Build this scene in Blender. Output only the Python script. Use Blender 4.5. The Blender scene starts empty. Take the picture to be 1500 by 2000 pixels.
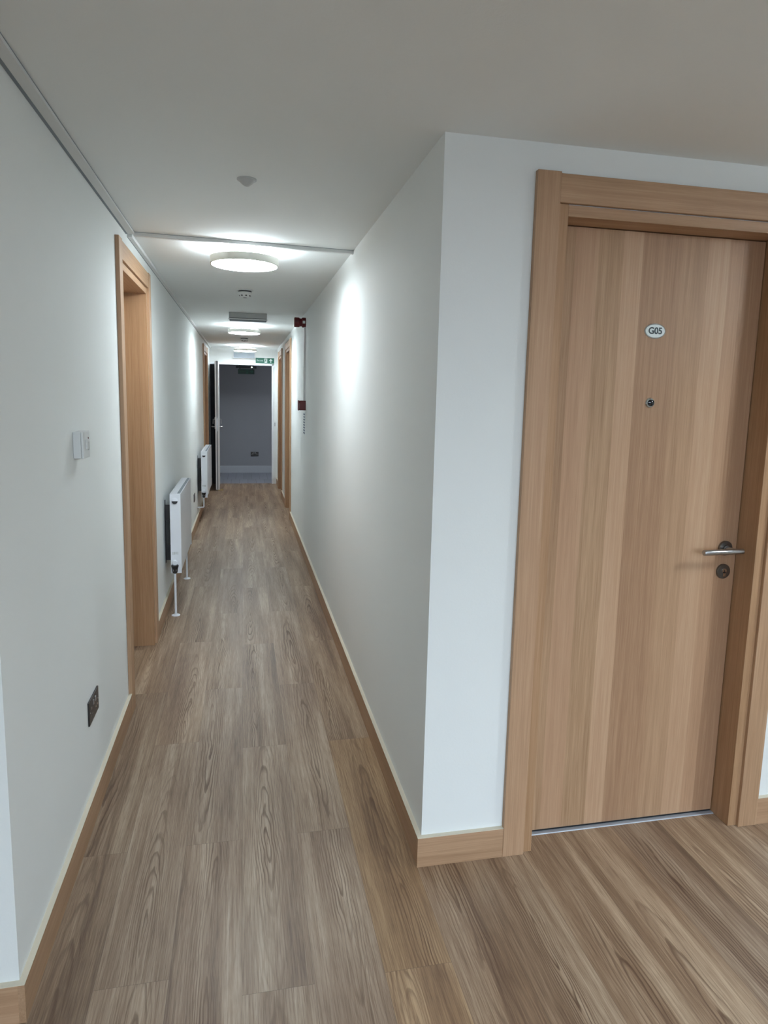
import bpy, bmesh, math, random
from mathutils import Vector, Matrix
PI = math.pi
random.seed(7)
S = bpy.context.scene
C = bpy.context.collection

# ------------------------------------------------------------------ camera
F_PX, YAW, PITCH, ROLL = 1275.9, 0.2054, -0.1361, 0.0226
SHX, SHY = -10.54, -50.47          # principal point offset in pixels (right, down)
fwd = Vector((math.sin(YAW)*math.cos(PITCH), math.cos(YAW)*math.cos(PITCH), math.sin(PITCH)))
rgt = Vector((math.cos(YAW), -math.sin(YAW), 0)); upv = rgt.cross(fwd)
r2 = rgt*math.cos(ROLL)+upv*math.sin(ROLL); u2 = -rgt*math.sin(ROLL)+upv*math.cos(ROLL)
cam = bpy.data.cameras.new('camera'); camo = bpy.data.objects.new('camera', cam); C.objects.link(camo)
camo.matrix_world = Matrix(((r2.x, u2.x, -fwd.x, 0), (r2.y, u2.y, -fwd.y, 0), (r2.z, u2.z, -fwd.z, 1.5), (0, 0, 0, 1)))
cam.sensor_fit = 'VERTICAL'; cam.sensor_height = 32.0; cam.sensor_width = 24.0
cam.lens = F_PX/2000*32.0
cam.shift_x = -SHX/2000; cam.shift_y = SHY/2000
cam.clip_start = 0.02; cam.clip_end = 100
S.camera = camo
vs = S.view_settings
vs.view_transform = 'Standard'; vs.look = 'None'; vs.gamma = 1; vs.exposure = 0.46
vs.use_curve_mapping = False

# ------------------------------------------------------------------ world and lights
w = bpy.data.worlds.new('world'); S.world = w; w.use_nodes = True
w.node_tree.nodes['Background'].inputs[0].default_value = (0.62, 0.78, 1.0, 1)
w.node_tree.nodes['Background'].inputs[1].default_value = 0.25
LAMP_COL = (0.86, 0.965, 1.03)
HALL_RAD = 56.0
DOWN_RAD, UP_RAD = 38.0, 62.0         # radiance of the ceiling lamps: diffuser, back-light ring
def area(name, loc, target, sx, sy, power, col):
    l = bpy.data.lights.new(name, 'AREA'); l.shape = 'RECTANGLE'; l.size = sx; l.size_y = sy
    l.energy = power; l.color = col
    o = bpy.data.objects.new(name, l); C.objects.link(o); o.location = loc
    o.rotation_euler = (Vector(target)-Vector(loc)).to_track_quat('-Z', 'Y').to_euler()
    return o
area('window_daylight', (0.9, -6.0, 3.9), (0.9, 0.5, 0.9), 6.0, 5.0, 900, (0.69, 0.84, 1.0))
area('landing_fill', (2.55, 11.75, 1.9), (-0.2, 12.5, 0.4), 0.8, 1.0, 9.0, (0.86, 0.92, 1.0))  # added unseen fill light that brightens the landing; no window there

# ------------------------------------------------------------------ measures (metres)
XL, XR = -0.531, 0.555               # corridor walls
YD, YC, YE = 1.863, 1.5226, 11.10    # door wall, near left corner, end wall
ZC = 2.235
HX0, HX1, HY0 = -2.4, 3.9, -2.4      # hall the camera stands in
T = 0.14

# ------------------------------------------------------------------ materials
def mat(name, col, rough=0.5, metal=0.0, emit=None, es=0.0, spec=0.5):
    m = bpy.data.materials.new(name); m.use_nodes = True
    b = m.node_tree.nodes['Principled BSDF']
    b.inputs['Base Color'].default_value = (*col, 1); b.inputs['Roughness'].default_value = rough
    b.inputs['Metallic'].default_value = metal; b.inputs['Specular IOR Level'].default_value = spec
    if emit: b.inputs['Emission Color'].default_value = (*emit, 1); b.inputs['Emission Strength'].default_value = es
    return m
class G:
    def __init__(s, m): s.t = m.node_tree; s.n = s.t.nodes; s.l = s.t.links; s.b = s.n['Principled BSDF']
    def new(s, t, **k):
        x = s.n.new(t)
        for a, v in k.items(): setattr(x, a, v)
        return x
    def set(s, sock, v):
        if hasattr(v, 'links') or isinstance(v, bpy.types.NodeSocket): s.l.new(v, sock)
        else: sock.default_value = v
    def m(s, op, a, b=0.0, c=0.0):
        x = s.new('ShaderNodeMath', operation=op)
        s.set(x.inputs[0], a); s.set(x.inputs[1], b); s.set(x.inputs[2], c); return x.outputs[0]
    def noise(s, vec, scale, detail=2.0, rough=0.5, dist=0.0):
        x = s.new('ShaderNodeTexNoise'); s.set(x.inputs['Vector'], vec); x.inputs['Scale'].default_value = scale
        x.inputs['Detail'].default_value = detail; x.inputs['Roughness'].default_value = rough; x.inputs['Distortion'].default_value = dist
        return x.outputs['Fac']
    def comb(s, a, b, c):
        x = s.new('ShaderNodeCombineXYZ'); s.set(x.inputs[0], a); s.set(x.inputs[1], b); s.set(x.inputs[2], c); return x.outputs[0]
    def ramp(s, f, stops):
        x = s.new('ShaderNodeValToRGB'); s.set(x.inputs[0], f); e = x.color_ramp.elements
        while len(e) < len(stops): e.new(0.5)
        for i, (p, c) in enumerate(stops):
            e[i].position = p; e[i].color = (c if len(c) == 4 else (*c, 1)) if not isinstance(c, float) else (c, c, c, 1)
        return x.outputs[0]
    def mix(s, f, a, b, mode='MIX'):
        x = s.new('ShaderNodeMix', data_type='RGBA', blend_type=mode)
        s.set(x.inputs[0], f); s.set(x.inputs[6], a); s.set(x.inputs[7], b); return x.outputs[2]
    def bump(s, h, strength, dist=0.001):
        x = s.new('ShaderNodeBump'); s.set(x.inputs['Height'], h); x.inputs['Strength'].default_value = strength
        x.inputs['Distance'].default_value = dist; s.l.new(x.outputs[0], s.b.inputs['Normal'])

def plaster(name, col, rough=0.75, b=0.15):
    m = mat(name, col, rough, spec=0.3); g = G(m)
    co = g.new('ShaderNodeTexCoord').outputs['Object']
    n1 = g.noise(co, 1.3, 3); n2 = g.noise(co, 140, 3, 0.6)
    c = g.mix(g.ramp(n1, [(0.3, 0.0), (0.7, 1.0)]), (col[0]*0.975, col[1]*0.975, col[2]*0.97, 1), (*col, 1))
    g.l.new(c, g.b.inputs['Base Color']); g.bump(n2, b, 0.0015)
    return m

def oak(name, axis, tone=1.0, strips=0.0, sat=1.0):
    """pale oak laminate, grain along local axis 0/1/2"""
    m = mat(name, (0.5, 0.35, 0.2), 0.48, spec=0.35); g = G(m)
    co = g.new('ShaderNodeTexCoord').outputs['Object']
    info = g.new('ShaderNodeObjectInfo').outputs['Random']
    sp = g.new('ShaderNodeSeparateXYZ'); g.l.new(co, sp.inputs[0])
    o = [sp.outputs[0], sp.outputs[1], sp.outputs[2]]
    L = o.pop(axis); a, b = o
    a = g.m('ADD', a, g.m('MULTIPLY', info, 7.3))
    wob = g.m('MULTIPLY', g.m('SUBTRACT', g.noise(g.comb(g.m('MULTIPLY', a, 5.0), b, g.m('MULTIPLY', L, 0.9)), 1.0, 2), 0.5), 0.05)
    aw = g.m('ADD', a, wob)
    fine = g.noise(g.comb(g.m('MULTIPLY', a, 260), g.m('MULTIPLY', b, 260), g.m('MULTIPLY', L, 5.0)), 1.0, 3, 0.65)
    mid = g.noise(g.comb(g.m('MULTIPLY', aw, 60), g.m('MULTIPLY', b, 60), g.m('MULTIPLY', L, 1.1)), 1.0, 3, 0.6)
    broad = g.noise(g.comb(g.m('MULTIPLY', aw, 13), g.m('MULTIPLY', b, 13), g.m('MULTIPLY', L, 0.35)), 1.0, 2, 0.5)
    v = g.m('ADD', g.m('MULTIPLY', fine, 0.42), g.m('ADD', g.m('MULTIPLY', mid, 0.34), g.m('MULTIPLY', broad, 0.24)))
    if strips:
        st = g.new('ShaderNodeTexVoronoi', voronoi_dimensions='1D'); st.inputs['Scale'].default_value = 13.0
        g.l.new(g.m('ADD', a, g.m('MULTIPLY', wob, 0.35)), st.inputs['W'])
        sv = g.new('ShaderNodeSeparateColor'); g.l.new(st.outputs['Color'], sv.inputs[0])
        v = g.m('ADD', v, g.m('MULTIPLY', g.m('SUBTRACT', sv.outputs[0], 0.5), strips))
        hue = sv.outputs[1]
    else: hue = broad
    def t(c): return tuple(min(1, x*tone) for x in c)
    c = g.ramp(v, [(0.30, t((0.270, 0.152, 0.080))), (0.44, t((0.390, 0.240, 0.135))), (0.56, t((0.480, 0.312, 0.185))), (0.72, t((0.600, 0.418, 0.266)))])
    c2 = g.mix(g.m('MULTIPLY', hue, 0.5), c, t((0.50, 0.29, 0.185, 1))[:3]+(1,), 'MIX')
    hs = g.new('ShaderNodeHueSaturation'); hs.inputs['Saturation'].default_value = sat; g.l.new(c2, hs.inputs['Color'])
    g.l.new(hs.outputs[0], g.b.inputs['Base Color']); g.bump(fine, 0.12, 0.0006)
    return m

M = {}
M['wall'] = plaster('wall_paint', (0.83, 0.85, 0.835))
M['ceil'] = plaster('ceiling_paint', (0.845, 0.87, 0.865), 0.85)
M['grey_wall'] = plaster('landing_grey_paint', (0.33, 0.335, 0.36))
M['white_gloss'] = mat('white_satin_paint', (0.84, 0.86, 0.88), 0.35)
M['unlit_black'] = mat('unlit_black_fill', (0.006, 0.007, 0.012), 0.6)  # black colour standing in for unlit space, not a paint finish
M['oak_v'] = oak('oak_upright', 2, 0.98)
M['oak_lining_shaded'] = oak('oak_lining_shaded', 2, 0.88, 0.0, 1.08)  # darker copy of the frame oak, recess shade put into the colour
M['oak_h'] = oak('oak_head', 0, 0.98)
M['oak_y'] = oak('oak_along_corridor_shaded', 1, 0.88)  # tone lowered to put shade into the corridor skirting colour
M['oak_leaf'] = oak('oak_door_leaf', 2, 0.97, 0.40)
M['oak_cap'] = mat('pale_edge_banding', (0.66, 0.60, 0.48), 0.5)
M['steel'] = mat('brushed_steel', (0.45, 0.45, 0.46), 0.28, 1.0)
M['dark_steel'] = mat('darker_steel', (0.22, 0.215, 0.21), 0.3, 1.0)
M['chrome'] = mat('chrome', (0.7, 0.7, 0.7), 0.12, 1.0)
M['alu'] = mat('aluminium_strip', (0.50, 0.55, 0.62), 0.45, 0.6)
M['rad'] = mat('radiator_enamel', (0.78, 0.80, 0.84), 0.3)
M['plastic'] = mat('white_plastic', (0.70, 0.71, 0.70), 0.4)
M['plastic_grey'] = mat('pale_grey_plastic', (0.50, 0.51, 0.50), 0.45)
M['drum'] = mat('lamp_drum_enamel', (0.60, 0.585, 0.52), 0.5)
M['black'] = mat('black_plastic', (0.012, 0.012, 0.013), 0.4)
M['landing_skirt'] = mat('landing_skirting_paint', (0.50, 0.52, 0.56), 0.4)
M['nickel'] = mat('black_nickel', (0.045, 0.042, 0.042), 0.35, 0.6)
M['red'] = mat('red_plastic', (0.115, 0.006, 0.008), 0.45)
M['glass_dark'] = mat('dark_lens', (0.01, 0.01, 0.012), 0.08)
M['green'] = mat('sign_green', (0.008, 0.105, 0.065), 0.45)
M['green_dark'] = mat('sign_green_unlit', (0.006, 0.045, 0.032), 0.45)
M['sign_white'] = mat('sign_white', (0.75, 0.80, 0.78), 0.45)
M['ink'] = mat('sign_ink', (0.03, 0.045, 0.05), 0.5)
M['blue'] = mat('notice_blue', (0.015, 0.05, 0.12), 0.5)
M['brass'] = mat('brass', (0.55, 0.43, 0.22), 0.35, 0.8)
M['diffuser'] = mat('lamp_diffuser', (0.9, 0.9, 0.9), 0.5, emit=LAMP_COL, es=DOWN_RAD)
M['uplight'] = mat('lamp_backlight', (0.9, 0.9, 0.9), 0.5, emit=LAMP_COL, es=UP_RAD)
M['led'] = mat('indicator_led', (0.8, 1.0, 0.9), 0.5, emit=(0.75, 1.0, 0.9), es=6.0)
M['seal'] = mat('grey_seal_and_shade', (0.22, 0.25, 0.28), 0.6)
M['glass'] = mat('window_glass', (1, 1, 1), 0.0)
M['glass'].node_tree.nodes['Principled BSDF'].inputs['Transmission Weight'].default_value = 1.0
M['glass'].node_tree.nodes['Principled BSDF'].inputs['IOR'].default_value = 1.01

def floor_material():
    m = mat('oak_plank_floor', (0.3, 0.22, 0.16), 0.42, spec=0.4); g = G(m)
    uv = g.new('ShaderNodeUVMap', uv_map='plank').outputs[0]
    at = g.new('ShaderNodeVertexColor', layer_name='plank_tone').outputs['Color']
    sa = g.new('ShaderNodeSeparateColor'); g.l.new(at, sa.inputs[0]); seed, warm, lite = sa.outputs[0], sa.outputs[1], sa.outputs[2]
    sp = g.new('ShaderNodeSeparateXYZ'); g.l.new(uv, sp.inputs[0]); u, v = sp.outputs[0], sp.outputs[1]
    sz = g.m('MULTIPLY', seed, 37.0)
    # growth rings of a log cut at a slight angle
    nz = g.m('SUBTRACT', g.noise(g.comb(g.m('MULTIPLY', u, 9.0), g.m('MULTIPLY', v, 2.2), sz), 1.0, 2, 0.5), 0.5)
    nz2 = g.m('SUBTRACT', g.noise(g.comb(g.m('MULTIPLY', u, 34.0), g.m('MULTIPLY', v, 9.0), sz), 1.0, 2, 0.5), 0.5)
    cx = g.m('MULTIPLY', g.m('SUBTRACT', g.m('FRACT', g.m('MULTIPLY', seed, 13.7)), 0.5), 0.11)
    uu = g.m('ADD', g.m('SUBTRACT', u, cx), g.m('MULTIPLY', nz, 0.060))
    slope = g.m('ADD', 0.030, g.m('MULTIPLY', g.m('FRACT', g.m('MULTIPLY', seed, 5.3)), 0.045))
    dd = g.m('ADD', g.m('MULTIPLY', g.m('SUBTRACT', v, g.m('MULTIPLY', g.m('FRACT', g.m('MULTIPLY', seed, 29.1)), 1.2)), slope), g.m('MULTIPLY', nz, 0.02))
    r = g.m('SQRT', g.m('ADD', g.m('MULTIPLY', uu, uu), g.m('MULTIPLY', dd, dd)))
    r = g.m('ADD', r, g.m('MULTIPLY', nz2, 0.0085))
    ring = g.m('FRACT', g.m('MULTIPLY', r, g.m('ADD', 85.0, g.m('MULTIPLY', g.m('FRACT', g.m('MULTIPLY', seed, 61.0)), 70.0))))
    line = g.ramp(ring, [(0.0, 0.0), (0.52, 0.06), (0.80, 1.0), (0.92, 0.8), (1.0, 0.0)])
    near = g.ramp(r, [(0.0, 1.0), (0.028, 0.95), (0.048, 0.35), (0.085, 0.12)])
    patch = g.ramp(g.noise(g.comb(g.m('MULTIPLY', u, 7.0), g.m('MULTIPLY', v, 1.3), g.m('ADD', sz, 5.0)), 1.0, 2), [(0.36, 0.15), (0.62, 1.0)])
    lines = g.m('MULTIPLY', g.m('MULTIPLY', line, near), patch)
    pore = g.noise(g.comb(g.m('MULTIPLY', u, 330.0), g.m('MULTIPLY', v, 9.0), sz), 1.0, 3, 0.7)
    streak = g.noise(g.comb(g.m('MULTIPLY', u, 60.0), g.m('MULTIPLY', v, 1.6), sz), 1.0, 3, 0.6)
    broad = g.noise(g.comb(g.m('MULTIPLY', u, 13.0), g.m('MULTIPLY', v, 0.9), g.m('ADD', sz, 9.0)), 1.0, 2)
    val = g.m('ADD', g.m('MULTIPLY', broad, 0.42), g.m('ADD', g.m('MULTIPLY', streak, 0.26), g.m('MULTIPLY', pore, 0.32)))
    base = g.ramp(val, [(0.36, (0.132, 0.083, 0.055)), (0.46, (0.232, 0.160, 0.110)), (0.54, (0.318, 0.236, 0.172)), (0.63, (0.440, 0.350, 0.268))])
    c = g.mix(g.m('MULTIPLY', lines, 0.88), base, (0.085, 0.045, 0.026, 1))
    pl = g.ramp(pore, [(0.34, 1.0), (0.46, 0.0)])
    c = g.mix(g.m('MULTIPLY', pl, 0.28), c, (0.13, 0.085, 0.058, 1))
    c = g.mix(warm, c, g.mix(1.0, c, (1.12, 0.94, 0.66, 1), 'MULTIPLY'))
    lg = g.m('ADD', 0.78, g.m('MULTIPLY', lite, 0.44))
    c = g.mix(1.0, c, g.comb(lg, lg, lg), 'MULTIPLY')
    # butt joints
    eu = g.m('SUBTRACT', 0.092, g.m('ABSOLUTE', u))
    ev = g.m('MINIMUM', v, g.m('SUBTRACT', 1.184, v))
    e = g.m('LESS_THAN', g.m('MINIMUM', eu, ev), 0.0007)
    c = g.mix(g.m('MULTIPLY', e, 0.45), c, (0.09, 0.062, 0.045, 1))
    g.l.new(c, g.b.inputs['Base Color'])
    ro = g.m('ADD', 0.40, g.m('MULTIPLY', lines, 0.15)); g.l.new(ro, g.b.inputs['Roughness'])
    h = g.m('SUBTRACT', g.m('MULTIPLY', pore, 0.6), g.m('MULTIPLY', lines, 0.5)); g.bump(h, 0.35, 0.0008)
    return m
M['floor'] = floor_material()
def tile_floor():
    m = mat('landing_floor_vinyl', (0.42, 0.44, 0.50), 0.4); g = G(m)
    co = g.new('ShaderNodeTexCoord').outputs['Object']
    br = g.new('ShaderNodeTexBrick'); g.l.new(co, br.inputs[0]); br.inputs['Scale'].default_value = 1.0
    br.inputs['Brick Width'].default_value = 0.14; br.inputs['Row Height'].default_value = 0.9; br.inputs['Mortar Size'].default_value = 0.004
    br.inputs['Color1'].default_value = (0.27, 0.28, 0.33, 1); br.inputs['Color2'].default_value = (0.22, 0.23, 0.27, 1); br.inputs['Mortar'].default_value = (0.14, 0.14, 0.16, 1)
    g.l.new(br.outputs[0], g.b.inputs['Base Color']); return m
M['tile'] = tile_floor()

# ------------------------------------------------------------------ mesh helpers
def bx(bm, x0, x1, y0, y1, z0, z1):
    vs_ = [bm.verts.new(p) for p in ((x0, y0, z0), (x1, y0, z0), (x1, y1, z0), (x0, y1, z0), (x0, y0, z1), (x1, y0, z1), (x1, y1, z1), (x0, y1, z1))]
    for f in ((3, 2, 1, 0), (4, 5, 6, 7), (0, 1, 5, 4), (1, 2, 6, 5), (2, 3, 7, 6), (3, 0, 4, 7)): bm.faces.new([vs_[i] for i in f])
def lathe(bm, prof, c=(0, 0, 0), axis='z', n=40, squash=1.0):
    """prof: (radius, height) list; capped ends"""
    def P(r, h, a):
        p, q = r*math.cos(a), r*math.sin(a)*squash
        v = {'z': (p, q, h), 'y': (p, h, q), 'x': (h, p, q)}[axis]
        return (c[0]+v[0], c[1]+v[1], c[2]+v[2])
    rings = [[bm.verts.new(P(r, h, 2*PI*i/n)) for i in range(n)] for r, h in prof]
    for A, B in zip(rings, rings[1:]):
        for i in range(n): bm.faces.new((A[i], A[(i+1) % n], B[(i+1) % n], B[i]))
    bm.faces.new(rings[0][::-1]); bm.faces.new(rings[-1])
def tube(bm, pts, r, n=12):
    pts = [Vector(p) for p in pts]; rings = []
    prev = None
    for i, p in enumerate(pts):
        d = (pts[min(i+1, len(pts)-1)]-pts[max(i-1, 0)]).normalized()
        a = prev if prev else (Vector((0, 0, 1)) if abs(d.z) < 0.9 else Vector((1, 0, 0)))
        s = d.cross(a).normalized(); t = s.cross(d).normalized(); prev = t
        rr = r[i] if isinstance(r, (list, tuple)) else r
        rings.append([bm.verts.new(p+s*rr*math.cos(2*PI*k/n)+t*rr*math.sin(2*PI*k/n)) for k in range(n)])
    for A, B in zip(rings, rings[1:]):
        for i in range(n): bm.faces.new((A[i], A[(i+1) % n], B[(i+1) % n], B[i]))
    bm.faces.new(rings[0][::-1]); bm.faces.new(rings[-1])
def prism(bm, pts2, y0, y1, plane='xz'):
    """extrude a 2-D outline along the third axis"""
    def P(p, h): return {'xz': (p[0], h, p[1]), 'xy': (p[0], p[1], h), 'yz': (h, p[0], p[1])}[plane]
    A = [bm.verts.new(P(p, y0)) for p in pts2]; B = [bm.verts.new(P(p, y1)) for p in pts2]
    n = len(A); bm.faces.new(A[::-1]); bm.faces.new(B)
    for i in range(n): bm.faces.new((A[i], A[(i+1) % n], B[(i+1) % n], B[i]))
def obj(name, fill, m, parent=None, bevel=0.0, smooth=False, loc=None):
    bm = bmesh.new(); fill(bm)
    bmesh.ops.recalc_face_normals(bm, faces=bm.faces)
    me = bpy.data.meshes.new(name); bm.to_mesh(me); bm.free()
    me.materials.append(M[m] if isinstance(m, str) else m)
    if smooth:
        me.shade_smooth() if hasattr(me, 'shade_smooth') else None
    o = bpy.data.objects.new(name, me); C.objects.link(o)
    if parent: o.parent = parent
    if loc: o.location = loc
    if bevel:
        b = o.modifiers.new('bevel', 'BEVEL'); b.width = bevel; b.segments = 2; b.limit_method = 'ANGLE'; b.angle_limit = 0.6
    if smooth:
        e = o.modifiers.new('split', 'EDGE_SPLIT'); e.split_angle = 0.6
    return o
def box(name, x0, x1, y0, y1, z0, z1, m, parent=None, bevel=0.0):
    return obj(name, lambda bm: bx(bm, x0, x1, y0, y1, z0, z1), m, parent, bevel)
def tag(o, label, cat, group=None, kind=None):
    o['label'] = label; o['category'] = cat
    if group: o['group'] = group
    if kind: o['kind'] = kind
    return o
def empty(name, loc=(0, 0, 0), rz=0.0):
    o = bpy.data.objects.new(name, None); C.objects.link(o); o.location = loc; o.rotation_euler = (0, 0, rz); o.empty_display_size = 0.05
    return o
def copy_tree(o, parent=None):
    c = o.copy(); C.objects.link(c); c.parent = parent
    for ch in list(o.children): copy_tree(ch, c)
    return c
def text(name, s, size, m, parent, loc, rot, extrude=0.0004, sx=1.0, bold=0.0):
    cu = bpy.data.curves.new(name, 'FONT'); cu.body = s; cu.size = size; cu.extrude = extrude; cu.offset = bold; cu.align_x = 'CENTER'; cu.align_y = 'CENTER'
    t = bpy.data.objects.new(name, cu); C.objects.link(t)
    bpy.context.view_layer.update()
    me = bpy.data.meshes.new_from_object(t.evaluated_get(bpy.context.evaluated_depsgraph_get()))
    bpy.data.objects.remove(t); me.name = name
    me.materials.clear(); me.materials.append(M[m])
    o = bpy.data.objects.new(name, me); C.objects.link(o); o.parent = parent; o.location = loc; o.rotation_euler = rot; o.scale = (sx, 1, 1)
    return o

# ------------------------------------------------------------------ setting: floor
def build_floor():
    bm = bmesh.new(); uvl = bm.loops.layers.uv.new('plank'); cl = bm.loops.layers.float_color.new('plank_tone')
    W, Lp, X0 = 0.184, 1.184, 0.172
    rnd = random.Random(11)
    def vert(x, y): return bm.verts.new((x, y, 0))
    regions = [(HX0, HX1, HY0, YC), (XL-0.14, HX1, YC, 2.05), (XL-0.14, XR+0.14, 2.05, YE+0.05)]
    tones = {}
    def tone(k, r):
        if (k, r) not in tones:
            s = rnd.random(); tones[(k, r)] = (s, 0.10+0.25*rnd.random(), (0.62 if k >= 2 else 0.35)+0.40*rnd.random())
        return tones[(k, r)]
    def off(k):
        if k >= 2: return 1.94+0.15*((k*0.618) % 1)
        return (1.487 if k % 2 else 2.080) + (0.08 if k == -3 else 0.0)
    # hand-set planks matching the ones seen closest
    for r in range(-4, 9): tones[(1, r)] = (rnd.random(), 0.45, 0.42)
    tones[(1, 0)] = (0.415, 0.85, 0.48); tones[(1, -1)] = (0.37, 0.75, 0.72)
    tones[(-4, -1)] = (0.62, 0.25, 0.20); tones[(-4, 0)] = (0.23, 0.25, 0.22); tones[(-3, -1)] = (0.12, 0.15, 0.62); tones[(-3, 0)] = (0.555, 0.15, 0.45)
    tones[(-2, -1)] = (0.77, 0.12, 0.70); tones[(-2, 0)] = (0.81, 0.1, 0.5)
    tones[(-1, -1)] = (0.33, 0.18, 0.45); tones[(-1, 0)] = (0.91, 0.15, 0.50)
    tones[(0, -1)] = (0.27, 0.12, 0.66); tones[(0, 0)] = (0.05, 0.2, 0.55)
    for (x0, x1, y0, y1) in regions:
        for k in range(math.floor((x0-X0)/W)-1, math.ceil((x1-X0)/W)+1):
            a, b = max(x0, X0+k*W), min(x1, X0+(k+1)*W)
            if b-a < 1e-5: continue
            cxk = X0+(k+0.5)*W; o_ = off(k)
            for r in range(math.floor((y0-o_)/Lp)-1, math.ceil((y1-o_)/Lp)+1):
                c_, d_ = max(y0, o_+r*Lp), min(y1, o_+(r+1)*Lp)
                if d_-c_ < 1e-5: continue
                vsq = [vert(a, c_), vert(b, c_), vert(b, d_), vert(a, d_)]
                f = bm.faces.new(vsq); t = tone(k, r)
                for lp in f.loops:
                    p = lp.vert.co; lp[uvl].uv = (p.x-cxk, p.y-(o_+r*Lp)); lp[cl] = (*t, 1)
    bmesh.ops.recalc_face_normals(bm, faces=bm.faces)
    for f in bm.faces:
        if f.normal.z < 0: f.normal_flip()
    me = bpy.data.meshes.new('floor'); bm.to_mesh(me); bm.free(); me.materials.append(M['floor'])
    o = bpy.data.objects.new('floor', me); C.objects.link(o)
    tag(o, 'greyish brown oak effect plank floor of the corridor and hall', 'floor', kind='structure')
build_floor()
def struct(o, label, cat): return tag(o, label, cat, kind='structure')
LX0, LX1, LY1 = -1.3, 2.9, 12.70
struct(box('floor_landing', LX0, LX1, YE+0.05, LY1, -0.05, 0.0, 'tile'), 'grey floor of the landing beyond the open end doorway', 'floor')
struct(box('ceiling', HX0, HX1, HY0, YE+0.12, ZC, ZC+0.1, 'ceil'), 'plain matt off-white ceiling over the corridor and hall', 'ceiling')
struct(box('ceiling_landing', LX0, LX1, YE+0.12, LY1, ZC, ZC+0.1, 'ceil'), 'ceiling of the dim landing beyond the end doorway', 'ceiling')

# walls with door openings, built from solid blocks
def wall(name, along, p0, p1, q0, q1, ops, label, m='wall', z1=ZC):
    """along='y': spans y p0..p1, thickness x q0..q1"""
    def fill(bm):
        def b(a0, a1, z0, zz):
            if a1-a0 < 1e-4 or zz-z0 < 1e-4: return
            if along == 'y': bx(bm, q0, q1, a0, a1, z0, zz)
            else: bx(bm, a0, a1, q0, q1, z0, zz)
        cur = p0
        for (a, c, zb, zt) in sorted(ops):
            b(cur, a, 0, z1); b(a, c, zt, z1); b(a, c, 0, zb); cur = c
        b(cur, p1, 0, z1)
    return struct(obj(name, fill, m), label, 'wall')
CW, LIN, ARC, HEAD = 0.7577, 0.034, 0.073, 2.037    # clear width, lining edge, architrave, clear height
def rough(c): return (c-CW/2-LIN+0.004, c+CW/2+LIN-0.004, 0.0, HEAD+LIN-0.004)
D1 = (0.9376+1.6953)/2; D2 = 3.5405; D3 = 9.70; D4 = 8.305; D5 = 10.10
wall('wall_left', 'y', YC, YE+0.1, XL-T, XL, [rough(D2), rough(D3)], 'long left wall of the corridor, off-white, with two oak doors')
wall('wall_left_return', 'x', HX0, XL-T, YC, YC+T, [], 'short white wall face at the left edge turning towards the viewer')
wall('wall_front', 'x', XR, HX1, YD, YD+T, [rough(D1)], 'white wall facing the viewer around the numbered oak door')
wall('wall_right', 'y', YD+T, YE+0.1, XR, XR+T, [rough(D4), rough(D5)], 'long right wall of the corridor, off-white')
wall('wall_end', 'x', XL, XR, YE, YE+0.1, [(XL, 0.492, 0.0, 1.992)], 'white end wall over and beside the open doorway')
wall('wall_landing', 'x', -0.46, LX1, LY1, LY1+0.1, [], 'grey wall of the landing seen through the end doorway', 'grey_wall')
wall('wall_landing_dark', 'x', LX0, -0.46, LY1, LY1+0.1, [], 'left part of the landing wall, coloured black for the unlit space there', 'unlit_black')  # darkness of the unlit landing put into the wall colour
wall('wall_landing_left', 'y', YE+0.1, LY1, LX0-0.1, LX0, [], 'left side wall of the landing', 'grey_wall')
wall('wall_landing_right', 'y', YE+0.1, LY1, LX1, LX1+0.1, [], 'right side wall of the landing', 'grey_wall')
def lw(bm): bx(bm, LX0, XL, YE+0.1, YE+0.14, 0, ZC); bx(bm, XR, LX1, YE+0.1, YE+0.14, 0, ZC)
struct(obj('wall_landing_near', lw, 'grey_wall'), 'landing side of the end wall', 'wall')
wall('wall_hall_back', 'x', HX0, HX1, HY0-T, HY0, [(-0.4, 2.2, 0.30, 2.15)], 'hall wall behind the viewer with the window')
wall('wall_hall_left', 'y', HY0, YC, HX0-T, HX0, [], 'left wall of the hall')
wall('wall_hall_right', 'y', HY0, YD, HX1, HX1+T, [], 'right wall of the hall')
wn = struct(empty('window_1', (0.9, HY0-T/2, 0.30)), 'white framed hall window behind the viewer', 'window')
def wf(bm):
    for a in (-1.3, -0.03, 1.24): bx(bm, a, a+0.06, -0.03, 0.03, 0, 1.85)
    bx(bm, -1.3, 1.3, -0.03, 0.03, 0, 0.06); bx(bm, -1.3, 1.3, -0.03, 0.03, 1.79, 1.85)
obj('window_frame', wf, 'white_gloss', wn)

# ------------------------------------------------------------------ skirting boards
SH, ST = 0.1015, 0.0156
def skirt(name, along, a0, a1, f, side, label, h=SH, m=None, top='oak_cap'):
    """f: wall face coordinate, side: +1 / -1 direction the board sticks out"""
    lo, hi = sorted((f, f+side*ST))
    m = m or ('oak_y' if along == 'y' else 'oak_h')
    if along == 'y':
        o = box(name, lo, hi, a0, a1, 0, h-0.0015, m)
        box('top_edge', lo, hi, a0, a1, h-0.0015, h, top, o)
    else:
        o = box(name, a0, a1, lo, hi, 0, h-0.0015, m)
        box('top_edge', a0, a1, lo, hi, h-0.0015, h, top, o)
    return struct(o, label, 'skirting board')
def outer(c): return c-CW/2-LIN-ARC, c+CW/2+LIN+ARC
o1, o2, o3, o4, o5 = map(outer, (D1, D2, D3, D4, D5))
skirt('baseboard_left', 'y', YC-ST, o2[0], XL, 1, 'oak skirting along the left wall, from the near corner to the first door')
skirt('baseboard_left', 'y', o2[1], o3[0], XL, 1, 'oak skirting on the left wall running behind the radiators')
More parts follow.
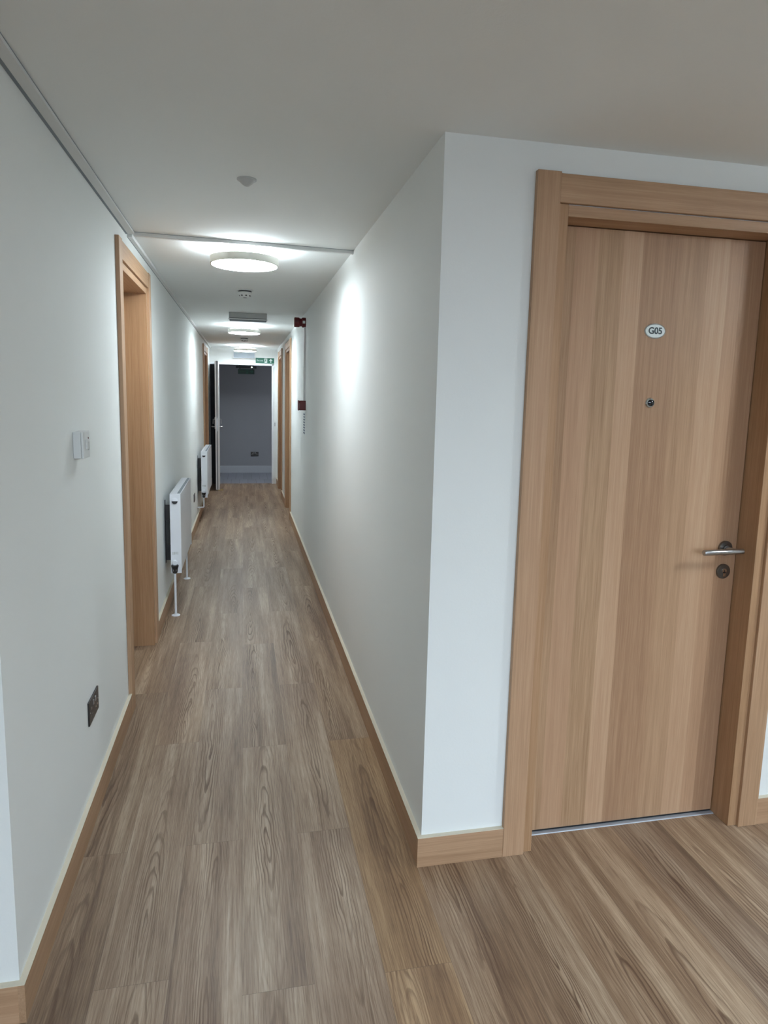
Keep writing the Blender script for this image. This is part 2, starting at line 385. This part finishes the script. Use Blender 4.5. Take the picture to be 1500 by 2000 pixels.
skirt('baseboard_left', 'y', o3[1], YE, XL, 1, 'short oak skirting on the left wall beside the white open door')
skirt('baseboard_left_return', 'x', HX0, XL+0.0, YC, -1, 'oak skirting at the bottom left edge, on the wall turning to the viewer')
skirt('baseboard_right', 'y', YD, o4[0], XR, -1, 'long oak skirting along the right corridor wall')
skirt('baseboard_right', 'y', o4[1], o5[0], XR, -1, 'short oak skirting between the two far right doors')
skirt('baseboard_right', 'y', o5[1], YE, XR, -1, 'last bit of oak skirting beside the end doorway')
skirt('baseboard_front', 'x', XR-ST, o1[0], YD, -1, 'short oak skirting between the wall corner and the numbered door')
skirt('baseboard_front', 'x', o1[1], HX1, YD, -1, 'oak skirting right of the numbered door')
skirt('baseboard_landing', 'x', -0.46, LX1, LY1, -1, 'tall pale skirting under the grey landing wall', 0.13, 'landing_skirt', 'white_gloss')
skirt('baseboard_hall_right', 'y', HY0, YD-ST, HX1, -1, 'oak skirting of the hall right wall')
skirt('baseboard_hall_left', 'y', HY0, YC-ST, HX0, 1, 'oak skirting of the hall left wall')

# ------------------------------------------------------------------ oak doors
def door(name, loc, rz, label, furniture='full', ly=0.081):
    """local x along the wall, local y into the wall, origin on the wall face"""
    d = struct(empty(name, loc, rz), label, 'door')
    h = CW/2; af = -0.018; lf = -0.006
    lin = obj('lining', lambda bm: (bx(bm, -h-LIN, -h, lf, ly+0.062, 0, HEAD+LIN), bx(bm, h, h+LIN, lf, ly+0.062, 0, HEAD+LIN)), 'oak_lining_shaded', d, 0.0012)
    obj('lining_head', lambda bm: bx(bm, -h, h, lf+0.0005, ly+0.062, HEAD, HEAD+LIN-0.002), 'oak_h', d, 0.0012)
    for s in (-1, 1):
        x0, x1 = sorted((s*(h+LIN-0.001), s*(h+LIN+ARC)))
        obj('architrave', lambda bm: bx(bm, x0, x1, af, 0.0, 0, HEAD+LIN+ARC+0.012), 'oak_v', d, 0.0018)
    obj('architrave_head', lambda bm: bx(bm, -h-LIN+0.001, h+LIN-0.001, af+0.002, 0.0, HEAD+LIN+0.0005, HEAD+LIN+ARC+0.008), 'oak_h', d, 0.0018)
    leaf = obj('door_leaf', lambda bm: bx(bm, -h+0.0025, h-0.0025, ly, ly+0.044, 0.009, HEAD-0.003), 'oak_leaf', d, 0.001)
    obj('rebate_stop', lambda bm: (bx(bm, -h, -h+0.012, ly+0.045, ly+0.061, 0, HEAD), bx(bm, h-0.012, h, ly+0.045, ly+0.061, 0, HEAD), bx(bm, -h+0.012, h-0.012, ly+0.045, ly+0.061, HEAD-0.012, HEAD)), 'black', d)
    obj('threshold_seal', lambda bm: bx(bm, -h+0.003, h-0.003, ly+0.003, ly+0.040, 0.0005, 0.009), 'black', d)
    if furniture: obj('threshold_strip', lambda bm: prism(bm, [(0.066, 0.0), (0.068, 0.0025), (0.076, 0.003), (0.0825, 0.003), (0.0835, 0.0)], -h, h, 'yz'), 'alu', d)
    if furniture:
        hx = 1.646-D1; yz = 0.081; zr = 1.003
        hd = obj('lever_handle', lambda bm: (tube(bm, [(hx, yz-0.006, zr), (hx, yz-0.030, zr), (hx+0.0035, yz-0.042, zr), (hx+0.008, yz-0.052, zr), (hx+0.010, yz-0.060, zr+0.001)], 0.0085),
                                             tube(bm, [(hx-0.129, yz-0.060, zr), (hx-0.127, yz-0.060, zr), (hx+0.021, yz-0.060, zr+0.001), (hx+0.023, yz-0.060, zr+0.001)], [0.0085, 0.0095, 0.0095, 0.0085], 20)), 'steel', leaf, smooth=True)
        obj('rose', lambda bm: lathe(bm, [(0.0262, yz), (0.0262, yz-0.006), (0.0250, yz-0.008), (0.013, yz-0.008), (0.0125, yz-0.014)], (hx, 0, zr), 'y'), 'dark_steel', hd, smooth=True)
        lk = obj('lock_escutcheon', lambda bm: lathe(bm, [(0.0262, yz), (0.0262, yz-0.006), (0.0248, yz-0.008)], (hx, 0, zr-0.083), 'y'), 'dark_steel', leaf, smooth=True)
        obj('keyway', lambda bm: (lathe(bm, [(0.0085, yz-0.008), (0.0085, yz-0.0105)], (hx, 0, zr-0.080), 'y', 24), bx(bm, hx-0.005, hx+0.005, yz-0.0105, yz-0.008, zr-0.100, zr-0.083)), 'chrome', lk, smooth=True)
        obj('key_slot', lambda bm: bx(bm, hx-0.0012, hx+0.0012, yz-0.0111, yz-0.0105, zr-0.087, zr-0.076), 'black', lk)
    if furniture == 'full':
        px = 1.310-D1
        pp = obj('peephole', lambda bm: lathe(bm, [(0.0165, yz), (0.0165, yz-0.002), (0.0140, yz-0.0045), (0.0105, yz-0.0045), (0.0100, yz-0.002)], (px, 0, 1.500), 'y'), 'chrome', leaf, smooth=True)
        obj('lens', lambda bm: lathe(bm, [(0.0112, yz-0.004), (0.0105, yz-0.006), (0.006, yz-0.008), (0.001, yz-0.009)], (px+0.002, 0, 1.500), 'y', 24), 'glass_dark', pp, smooth=True)
        qx = 1.308-D1
        pl = obj('number_plate', lambda bm: lathe(bm, [(0.0385, yz), (0.0385, yz-0.0015), (0.0375, yz-0.0022)], (qx, 0, 1.7305), 'y', 48, 0.64), 'chrome', leaf, smooth=True)
        pl['label'] = 'small oval plate lettered G05'
        fc = obj('plate_face', lambda bm: lathe(bm, [(0.0345, yz-0.0022), (0.0345, yz-0.0030)], (qx, 0, 1.7305), 'y', 48, 0.60), 'sign_white', pl)
        text('lettering', 'G05', 0.0290, 'ink', pl, (qx, yz-0.0034, 1.7305), (PI/2, 0, 0), 0.0004, 1.0, 0.0007)
    return d
door('door_1', (D1, YD, 0), 0, 'large oak door at the right with oval plate lettered G05')
door('door_2', (XL, D2, 0), PI/2, 'nearest oak door on the left corridor wall, before the radiators', None, 0.112)
door('door_3', (XL, D3, 0), PI/2, 'far oak door on the left wall behind the second radiator', None, 0.112)
door('door_4', (XR, D4, 0), -PI/2, 'nearer of the two oak doors far down the right wall', None)
door('door_5', (XR, D5, 0), -PI/2, 'farthest oak door on the right wall, beside the end doorway', None)

# ------------------------------------------------------------------ white open door in the end wall
d6 = struct(empty('door_6', (-0.42, YE, 0)), 'white door standing open at the far end of the corridor', 'door')
fr = obj('door_frame', lambda bm: (bx(bm, 0.885, 0.912, -0.012, 0.10, 0, 1.992), bx(bm, -0.111, 0.912, -0.012, 0.10, 1.965, 1.992)), 'white_gloss', d6, 0.001)
obj('side_panel', lambda bm: bx(bm, -0.109, -0.03, 0.02, 0.06, 0, 1.965), 'unlit_black', d6)  # black sheet standing in for the darkness seen beside the open leaf
obj('strike_plate', lambda bm: bx(bm, 0.925, 0.945, -0.003, 0.0, 0.97, 1.03), 'steel', d6)
lf = obj('door_leaf', lambda bm: bx(bm, -0.0565, 0.0, -0.755, 0.0, 0.012, 1.985), 'white_gloss', d6, 0.001)
lf.location = (0.035, 0, 0); lf.rotation_euler = (0, 0, 0.024)
obj('edge_seal', lambda bm: bx(bm, -0.036, -0.021, -0.7558, -0.7545, 0.014, 1.983), 'seal', lf)
obj('lock_faceplate', lambda bm: bx(bm, -0.038, -0.019, -0.7568, -0.7556, 0.92, 1.12), 'steel', lf)
for s, xb in ((1, 0.0), (-1, -0.0565)):
    bp = obj('handle_plate', lambda bm: bx(bm, min(xb, xb+s*0.008), max(xb, xb+s*0.008), -0.715, -0.672, 0.95, 1.13), 'white_gloss', lf, 0.002)
    obj('lever', lambda bm: (tube(bm, [(xb+s*0.008, -0.694, 0.985), (xb+s*0.045, -0.694, 0.985), (xb+s*0.05, -0.69, 0.985), (xb+s*0.05, -0.60, 0.985)], 0.009, 10),), 'steel', bp, smooth=True)
    obj('thumb_guard', lambda bm: tube(bm, [(xb+s*0.008, -0.694, 1.10), (xb+s*0.03, -0.694, 1.10), (xb+s*0.034, -0.694, 1.03)], 0.006, 10), 'steel', bp, smooth=True)
st = obj('floor_stop', lambda bm: (bx(bm, 0.0, 0.075, -0.012, 0.012, 0, 0.012), lathe(bm, [(0.014, 0), (0.013, 0.02), (0.009, 0.022)], (0.066, 0, 0), 'z', 20)), 'brass', None, 0.001)
st.location = (-0.395, 10.36, 0)
tag(st, 'small brass door stop on the floor by the open white door', 'door stop')

# ------------------------------------------------------------------ ceiling lamps
def lamp(loc, label):
    L = tag(empty('ceiling_light', loc), label, 'ceiling light', 'round drum ceiling lights of the corridor')
    R = 0.172
    obj('drum', lambda bm: lathe(bm, [(R-0.006, -0.048), (R, -0.049), (R, -0.083), (R-0.003, -0.085), (R-0.006, -0.085), (R-0.006, -0.083), (R-0.008, -0.052)], (0, 0, 0), 'z', 72), 'drum', L, smooth=True)
    obj('diffuser', lambda bm: lathe(bm, [(R-0.0065, -0.0852), (R-0.012, -0.0862), (R*0.5, -0.0868)], (0, 0, 0), 'z', 72), 'diffuser', L, smooth=True)
    obj('backlight_ring', lambda bm: lathe(bm, [(R-0.020, -0.0478), (R-0.020, -0.0440), (0.09, -0.0440), (0.09, -0.0478)], (0, 0, 0), 'z', 72), 'uplight', L)
    obj('mounting_plate', lambda bm: lathe(bm, [(0.085, -0.047), (0.085, 0.0)], (0, 0, 0), 'z', 48), 'plastic', L, smooth=True)
    return L
l1 = lamp((0.010, 3.545, ZC), 'round drum lamp nearest the viewer, just past the ceiling strip')
for (x, y, lab) in ((0.014, 7.42, 'middle round drum lamp, behind the rectangular emergency light'), (0.032, 10.50, 'farthest round drum lamp, close to the end doorway'), (2.60, 0.74, 'round drum lamp over the hall, right of the numbered door and out of view')):
    c = copy_tree(l1); c.location = (x, y, ZC); c['label'] = lab
M['hall_diffuser'] = mat('hall_lamp_diffuser', (0.9, 0.9, 0.9), 0.5, emit=LAMP_COL, es=HALL_RAD)
M['hall_back'] = mat('hall_lamp_backlight', (0.9, 0.9, 0.9), 0.5, emit=LAMP_COL, es=HALL_RAD*3.0)
for ch in c.children:
    if ch.name.startswith('diffuser') or ch.name.startswith('backlight'):
        ch.data = ch.data.copy(); ch.data.materials[0] = M['hall_diffuser'] if ch.name.startswith('diff') else M['hall_back']
c2 = copy_tree(c); c2.location = (0.25, -0.95, ZC); c2['label'] = 'added fill lamp over the hall, behind the viewer and out of view'  # unseen lamp added as fill for the near walls and floor

# ------------------------------------------------------------------ smoke detectors, sensor, emergency lights
def detector(loc, label):
    D = tag(empty('smoke_detector', loc), label, 'smoke detector', 'smoke detectors on the corridor ceiling')
    obj('base', lambda bm: lathe(bm, [(0.060, 0), (0.060, -0.004), (0.053, -0.007)], (0, 0, 0), 'z'), 'plastic', D, smooth=True)
    obj('dark_gap', lambda bm: lathe(bm, [(0.047, -0.007), (0.047, -0.016)], (0, 0, 0), 'z'), 'black', D, smooth=True)
    h = obj('head', lambda bm: lathe(bm, [(0.050, -0.016), (0.051, -0.026), (0.047, -0.032), (0.034, -0.046), (0.028, -0.050), (0.020, -0.052)], (0, 0, 0), 'z'), 'plastic', D, smooth=True)
    def slots(bm):
        for k in range(8):
            a = 2*PI*k/8+0.2; r0 = 0.040
            p = Vector((math.cos(a)*r0, math.sin(a)*r0, -0.0405)); t = Vector((-math.sin(a), math.cos(a), 0)); n = Vector((math.cos(a)*0.75, math.sin(a)*0.75, -0.66)); q = t.cross(n).normalized()
            vv = [bm.verts.new(p+t*i*0.006+q*j*0.004+n*k2*0.001) for k2 in (-1, 1) for (i, j) in ((-1, -1), (1, -1), (1, 1), (-1, 1))]
            for f in ((0, 1, 2, 3), (7, 6, 5, 4), (0, 4, 5, 1), (1, 5, 6, 2), (2, 6, 7, 3), (3, 7, 4, 0)): bm.faces.new([vv[i] for i in f])
        lathe(bm, [(0.014, -0.0522), (0.014, -0.0530)], (0, 0, 0), 'z', 24)
    obj('vent_slots', slots, 'black', h)
    return D
s1 = detector((0.016, 4.93, ZC), 'white smoke detector between the nearest lamp and the emergency light')
s2_ = copy_tree(s1); s2_.location = (0.018, 9.05, ZC); s2_['label'] = 'white smoke detector between the middle and the farthest lamps'
sn = tag(empty('ceiling_sensor', (0.016, 2.43, ZC)), 'small shallow cone sensor alone on the near ceiling', 'sensor')
obj('sensor_rim', lambda bm: lathe(bm, [(0.034, 0), (0.034, -0.003), (0.031, -0.005)], (0, 0, 0), 'z'), 'plastic_grey', sn, smooth=True)
obj('sensor_cone', lambda bm: lathe(bm, [(0.030, -0.004), (0.020, -0.014), (0.009, -0.022), (0.003, -0.024)], (0, 0, 0), 'z'), 'plastic_grey', sn, smooth=True)
def emergency(loc, rx, label, name='emergency_light'):
    E_ = tag(empty(name, loc), label, 'emergency light', 'rectangular emergency lights')
    E_.rotation_euler = (rx, 0, 0)
    hs = obj('housing', lambda bm: prism(bm, [(-0.045, 0), (0.045, 0), (0.045, -0.048), (-0.045, -0.048)], -0.172, 0.172, 'yz'), 'plastic_grey', E_, 0.004)
    obj('trim_line', lambda bm: bx(bm, -0.168, 0.168, -0.043, 0.043, -0.052, -0.048), 'black', E_)
    obj('lens_cover', lambda bm: bx(bm, -0.175, 0.175, -0.047, 0.047, -0.064, -0.052), 'plastic', E_, 0.003)
    obj('lower_trim', lambda bm: bx(bm, -0.166, 0.166, -0.040, 0.040, -0.072, -0.064), 'seal', E_)
    return E_
e1 = emergency((0.047, 6.315, ZC), 0, 'rectangular emergency light on the ceiling before the middle lamp')
e2 = copy_tree(e1); e2.location = (0.018, YE, 2.115); e2.rotation_euler = (-PI/2, 0, 0); e2['label'] = 'rectangular emergency light on the wall over the end doorway'

# ------------------------------------------------------------------ exit signs
def running_man(bm, cx, cz, s, y0, y1):
    def p(pts): prism(bm, [(cx+a*s, cz+b*s) for a, b in pts], y0, y1)
    p([(0.06+0.09*math.cos(t*PI/6), 0.40+0.09*math.sin(t*PI/6)) for t in range(12)])
    p([(-0.10, 0.28), (0.08, 0.30), (0.10, 0.05), (0.00, -0.05), (-0.12, 0.00)])
    p([(0.00, 0.02), (0.10, 0.02), (0.27, -0.12), (0.22, -0.20)]); p([(0.22, -0.20), (0.27, -0.12), (0.30, -0.40), (0.22, -0.42)])
    p([(-0.12, 0.02), (0.02, -0.02), (-0.10, -0.26), (-0.20, -0.22)]); p([(-0.20, -0.22), (-0.10, -0.26), (-0.34, -0.38), (-0.36, -0.30)])
    p([(0.06, 0.28), (0.28, 0.12), (0.32, 0.17), (0.08, 0.32)]); p([(-0.10, 0.28), (-0.28, 0.14), (-0.24, 0.08), (-0.08, 0.20)])
def exit_sign(loc, W, H, mg, label, arrow, hang=False, white='sign_white', name='exit_sign'):
    X = tag(empty(name, loc), label, 'sign')
    pn = obj('sign_panel', lambda bm: bx(bm, -W/2, W/2, -0.003, 0.0, -H/2, H/2), mg, X)
    text('wording', 'Fire exit', H*0.40, white, X, (-W*0.27, -0.0038, 0), (PI/2, 0, 0), 0.0004, 0.85)
    obj('doorway_symbol', lambda bm: bx(bm, -W*0.03, W*0.125, -0.0040, -0.003, -H*0.40, H*0.40), white, X)
    obj('running_figure', lambda bm: running_man(bm, W*0.045, 0, H*0.80, -0.0048, -0.0040), mg, X)
    def arr(bm):
        h = H*0.36; c = W*0.32
        pts = [(0, h), (h*0.9, 0.1*h), (h*0.55, -0.1*h), (h*0.2, 0.3*h), (h*0.2, -h), (-h*0.2, -h), (-h*0.2, 0.3*h), (-h*0.55, -0.1*h), (-h*0.9, 0.1*h)]
        if arrow == 'right': pts = [(b, -a) for a, b in pts]
        prism(bm, [(c+a, b) for a, b in pts], -0.0042, -0.003)
    obj('arrow', arr, white, X)
    return X
exit_sign((0.352, YE, 2.045), 0.30, 0.088, 'green', 'green fire exit sign with up arrow on the lintel over the end doorway', 'up')
x2 = exit_sign((0.053, 12.0, 1.890), 0.285, 0.088, 'green_dark', 'dark green hanging fire exit sign inside the landing', 'right', white='green')
obj('sign_housing', lambda bm: bx(bm, -0.18, 0.18, -0.03, 0.03, 0.055, 0.095), 'black', x2, 0.003)
for s in (-1, 1):
    obj('hanger', lambda bm: bx(bm, s*0.115-0.005, s*0.115+0.005, -0.004, 0.004, 0.095, ZC-1.890), 'black', x2)
    obj('panel_clip', lambda bm: bx(bm, s*0.11-0.01, s*0.11+0.01, -0.004, 0.004, 0.04, 0.056), 'black', x2)
obj('indicator', lambda bm: lathe(bm, [(0.011, -0.030), (0.010, -0.035)], (0.098, 0, 0.075), 'y', 16), 'led', x2)
obj('lower_edge', lambda bm: bx(bm, -0.14, 0.14, -0.004, 0.001, -0.052, -0.044), 'seal', x2)

# ------------------------------------------------------------------ radiators on the left wall
def pipe_with_rose(name, pts, parent, rose=None):
    p = obj(name, lambda bm: tube(bm, pts, 0.0075, 14), 'rad', parent, smooth=True)
    if rose: obj('floor_collar', lambda bm: lathe(bm, [(0.028, 0.0), (0.028, 0.003), (0.020, 0.007), (0.0085, 0.009)], (rose[0], rose[1], 0), 'z', 28), 'rad', p, smooth=True)
    return p
def radiator(loc, length, label, to_floor):
    """local origin at the near bottom wall side; x out of the wall, y along the corridor"""
    R = tag(empty('radiator', loc), label, 'radiator', 'white panel radiators on the left wall')
    zb, zt = 0.300, 0.828; x0, x1 = 0.048, 0.117; xc = 0.075
    def front(bm):
        prism(bm, [(x1-0.012, zb+0.008), (x1-0.006, zb), (x1-0.001, zb+0.008), (x1, zb+0.03), (x1, zt-0.03), (x1-0.001, zt-0.010), (x1-0.012, zt-0.010)], 0.002, length-0.002, 'xz')
    obj('front_panel', front, 'rad', R)
    def back(bm):
        prism(bm, [(x0, zb), (x0+0.012, zb), (x0+0.012, zt-0.012), (x0, zt-0.012)], 0.004, length-0.004, 'xz')
    obj('back_panel', back, 'rad', R)
    def fins(bm):
        n = int(length/0.033)
        for k in range(n):
            y = 0.03+k*(length-0.06)/n
            bx(bm, x0+0.012, x1-0.012, y, y+0.0012, zb+0.05, zt-0.04)
    obj('convector_fins', fins, 'plastic_grey', R)
    for y0, y1 in ((0, 0.002), (length-0.002, length)):
        obj('side_panel', lambda bm: bx(bm, x0, x1, y0-0.001, y1+0.001, zb-0.012, zt), 'rad', R, 0.001)
    def grille(bm):
        bx(bm, x0, x0+0.014, 0, length, zt-0.010, zt); bx(bm, x1-0.010, x1, 0, length, zt-0.010, zt-0.001)
        n = int(length/0.022)
        for k in range(n+1):
            y = 0.004+k*(length-0.012)/n; bx(bm, x0+0.012, x1-0.008, y, y+(0.013 if True else 0.01), zt-0.006, zt-0.001)
    obj('top_grille', grille, 'rad', R)
    obj('grille_slot', lambda bm: bx(bm, x1-0.024, x1-0.006, 0.045, length-0.01, zt-0.002, zt+0.0004), 'seal', R)
    v = obj('bleed_plug', lambda bm: lathe(bm, [(0.0205, -0.0015), (0.0205, -0.004), (0.012, -0.006)], (xc+0.005, 0, zt-0.045), 'y', 24), 'rad', R, smooth=True)
    obj('plug_recess', lambda bm: prism(bm, [(xc+0.005+0.019*math.cos(a), zt-0.047+0.0195*math.sin(a)) for a in [PI+PI*i/12 for i in range(13)]], -0.0075, -0.0055), 'black', v)
    lab = obj('print_marks', lambda bm: [bx(bm, xc-0.015+i*0.0065, xc-0.012+i*0.0065+random.random()*0.002, -0.0016, -0.0011, 0.415+random.random()*0.008, 0.436) for i in range(6)], 'plastic_grey', R)
    cap = obj('valve', lambda bm: (lathe(bm, [(0.019, -0.004), (0.019, -0.020), (0.015, -0.024)], (xc, 0, 0.365), 'y', 24),), 'rad', R, smooth=True)
    obj('valve_collar', lambda bm: lathe(bm, [(0.024, 0.348), (0.0235, 0.340), (0.018, 0.322), (0.0165, 0.300), (0.010, 0.292)], (xc, -0.018, 0), 'z', 20), 'nickel', cap, smooth=True)
    obj('valve_nut', lambda bm: lathe(bm, [(0.0185, 0.328), (0.0185, 0.310)], (xc, -0.018, 0), 'z', 6), 'steel', cap)
    yv = -0.018; yf = length+0.012
    if to_floor:
        pipe_with_rose('pipe', [(xc, yv, 0.292), (xc, yv, 0.0)], R, (xc, yv))
        pipe_with_rose('pipe', [(xc, yf-0.03, 0.335), (xc, yf-0.006, 0.335), (xc, yf, 0.329), (xc, yf, 0.0)], R, (xc, yf))
    else:
        pipe_with_rose('pipe', [(xc, yv, 0.292), (xc, yv, 0.185), (xc-0.006, yv, 0.178), (0.002, yv, 0.176)], R)
        pipe_with_rose('pipe', [(xc, yf-0.03, 0.335), (xc, yf-0.006, 0.335), (xc, yf, 0.329), (xc, yf, 0.185), (xc-0.006, yf, 0.178), (0.002, yf, 0.176)], R)
    for y in (0.12, length-0.14):
        obj('wall_bracket', lambda bm: (bx(bm, 0.0015, 0.004, y, y+0.03, zb+0.03, zt-0.06), bx(bm, 0.0015, x0+0.002, y, y+0.002, zb+0.05, zb+0.16), bx(bm, 0.0015, x0+0.002, y, y+0.002, zt-0.2, zt-0.09)), 'nickel', R)
    return R
radiator((XL, 4.475, 0), 0.875, 'nearer white panel radiator on the left wall, pipes standing on the floor', True)
radiator((XL, 7.78, 0), 1.05, 'farther white radiator on the left wall, beside the white open door', False)

# ------------------------------------------------------------------ switches and sockets
def socket(loc, rz, label, mname='nickel', name='double_socket'):
    """faces local -y"""
    K = tag(empty(name, loc, rz), label, 'socket')
    obj('faceplate', lambda bm: bx(bm, -0.073, 0.073, -0.006, 0, -0.043, 0.043), mname, K, 0.002)
    for s in (-1, 1):
        o_ = obj('outlet', lambda bm: (bx(bm, s*0.038-0.0035, s*0.038+0.0035, -0.0066, -0.006, 0.004, 0.014), bx(bm, s*0.038-0.015, s*0.038-0.008, -0.0066, -0.006, -0.018, -0.012), bx(bm, s*0.038+0.008, s*0.038+0.015, -0.0066, -0.006, -0.018, -0.012)), 'chrome', K)
        obj('rocker_switch', lambda bm: bx(bm, s*0.014-0.005, s*0.014+0.005, -0.0095, -0.006, 0.012, 0.030), 'steel', K, 0.001)
        obj('fixing_screw', lambda bm: lathe(bm, [(0.0035, -0.006), (0.003, -0.0072)], (s*0.060, 0, 0), 'y', 14), 'chrome', K)
    return K
socket((XL, 2.348, 0.390), PI/2, 'black metal double socket low on the left wall near the viewer')
socket((XL, 7.30, 0.365), PI/2, 'dark double socket low on the left wall between the radiators')
socket((0.207, LY1, 0.358), 0, 'dark double socket low on the grey landing wall')
sw = tag(empty('fused_switch', (XL, 2.267, 1.325), PI/2), 'white plastic fused switch on the left wall', 'switch')
obj('back_box', lambda bm: bx(bm, -0.043, 0.043, -0.024, 0, -0.043, 0.043), 'plastic', sw, 0.003)
fp = obj('faceplate', lambda bm: bx(bm, -0.043, 0.043, -0.032, -0.0245, -0.043, 0.043), 'plastic', sw, 0.002)
obj('rocker', lambda bm: bx(bm, -0.016, 0.004, -0.036, -0.032, -0.014, 0.016), 'plastic', fp, 0.001)
obj('fuse_carrier', lambda bm: bx(bm, 0.012, 0.030, -0.0345, -0.032, -0.020, 0.008), 'plastic_grey', fp, 0.001)
obj('indicator', lambda bm: lathe(bm, [(0.003, -0.032), (0.0028, -0.0335)], (0.022, 0, 0.020), 'y', 12), 'red', fp)

# ------------------------------------------------------------------ fire alarm devices on the right wall
sd = tag(empty('alarm_sounder', (XR, 6.06, 2.147), -PI/2), 'dark red fire alarm sounder high on the right wall', 'alarm')
obj('base', lambda bm: lathe(bm, [(0.044, 0), (0.044, -0.030), (0.040, -0.034)], (0, 0, 0), 'y', 32), 'red', sd, smooth=True)
obj('horn', lambda bm: lathe(bm, [(0.034, -0.034), (0.036, -0.052), (0.043, -0.060), (0.044, -0.098), (0.038, -0.104)], (0, 0, 0), 'y', 32), 'red', sd, smooth=True)
obj('vents', lambda bm: [bx(bm, 0.0, 0.0445, -0.074-0.010*i, -0.070-0.010*i, -0.0, 0.014) for i in range(3)], 'black', sd)
obj('highlight_patch', lambda bm: bx(bm, 0.034, 0.0446, -0.030, -0.008, -0.012, 0.012), 'sign_white', sd)  # white patch painted in for the highlight near the wall
cp = tag(empty('call_point', (XR, 6.03, 1.405), -PI/2), 'dark red manual fire call point on the right wall', 'call point')
obj('housing', lambda bm: bx(bm, -0.044, 0.044, -0.055, 0, -0.044, 0.044), 'red', cp, 0.004)
obj('break_glass', lambda bm: bx(bm, -0.026, 0.026, -0.0575, -0.055, -0.028, 0.020), 'sign_white', cp)
obj('cover', lambda bm: bx(bm, -0.046, 0.046, -0.066, -0.0585, -0.046, 0.046), 'red', cp, 0.003)
cd = tag(empty('conduit', (XR, 6.055, 1.449), -PI/2), 'slim white surface conduit joining the two red alarm devices', 'conduit')
obj('conduit_cover', lambda bm: bx(bm, -0.012, 0.012, -0.016, 0, 0.0, 0.658), 'plastic', cd, 0.001)
nt = tag(empty('notice', (XR, 6.10, 1.24), -PI/2), 'small blue and white notice below the red call point', 'notice')
obj('notice_plate', lambda bm: bx(bm, -0.075, 0.075, -0.004, 0, -0.102, 0.102), 'sign_white', nt)
obj('notice_print', lambda bm: [bx(bm, -0.068, 0.068, -0.0048, -0.004, z, z+0.013) for z in [-0.095+0.0245*i for i in range(8)]], 'blue', nt)

# ------------------------------------------------------------------ cable trunking
def trunk(a0, a1, w_, h_, label, group='white cable trunking along the left wall top'):
    o = obj('cable_trunking', lambda bm: (bx(bm, XL, XL+w_, a0, a1, ZC-h_, ZC-0.0015), bx(bm, XL, XL+w_-0.002, a0, a1, ZC-0.0015, ZC)), 'plastic', None)
    tag(o, label, 'cable trunking', group)
    return o
t1 = trunk(YC, 3.335, 0.040, 0.013, 'wider white trunking in the corner of left wall and ceiling, nearest the viewer')
obj('joint_shade_line', lambda bm: bx(bm, XL+0.0005, XL+0.010, YC, 3.335, ZC-0.0136, ZC-0.0128), 'seal', t1)  # grey strip drawn for the gap shadow where trunking meets wall
obj('joint_shade_line', lambda bm: bx(bm, XL+0.0398, XL+0.0406, YC, 3.335, ZC-0.004, ZC-0.0016), 'seal', t1)
t2 = trunk(3.375, YE, 0.022, 0.018, 'narrower white trunking along the left wall top, from the first oak door onwards')
obj('joint_shade_line', lambda bm: bx(bm, XL+0.0005, XL+0.004, 3.375, YE, ZC-0.0186, ZC-0.0178), 'seal', t2)  # same painted gap shade on the narrower run
def cross(bm):
    a = [(XL+0.035, 3.338), (XR-0.001, 3.415), (XR-0.001, 3.440), (XL+0.035, 3.363)]
    prism(bm, a, ZC-0.017, ZC-0.002, 'xy')
ct = tag(obj('ceiling_trunking', cross, 'plastic'), 'thin white strip crossing the ceiling just before the nearest lamp', 'cable trunking')
obj('shadow_gap', lambda bm: prism(bm, [(XL+0.035, 3.339), (XR-0.001, 3.416), (XR-0.001, 3.439), (XL+0.035, 3.362)], ZC-0.002, ZC, 'xy'), 'seal', ct)
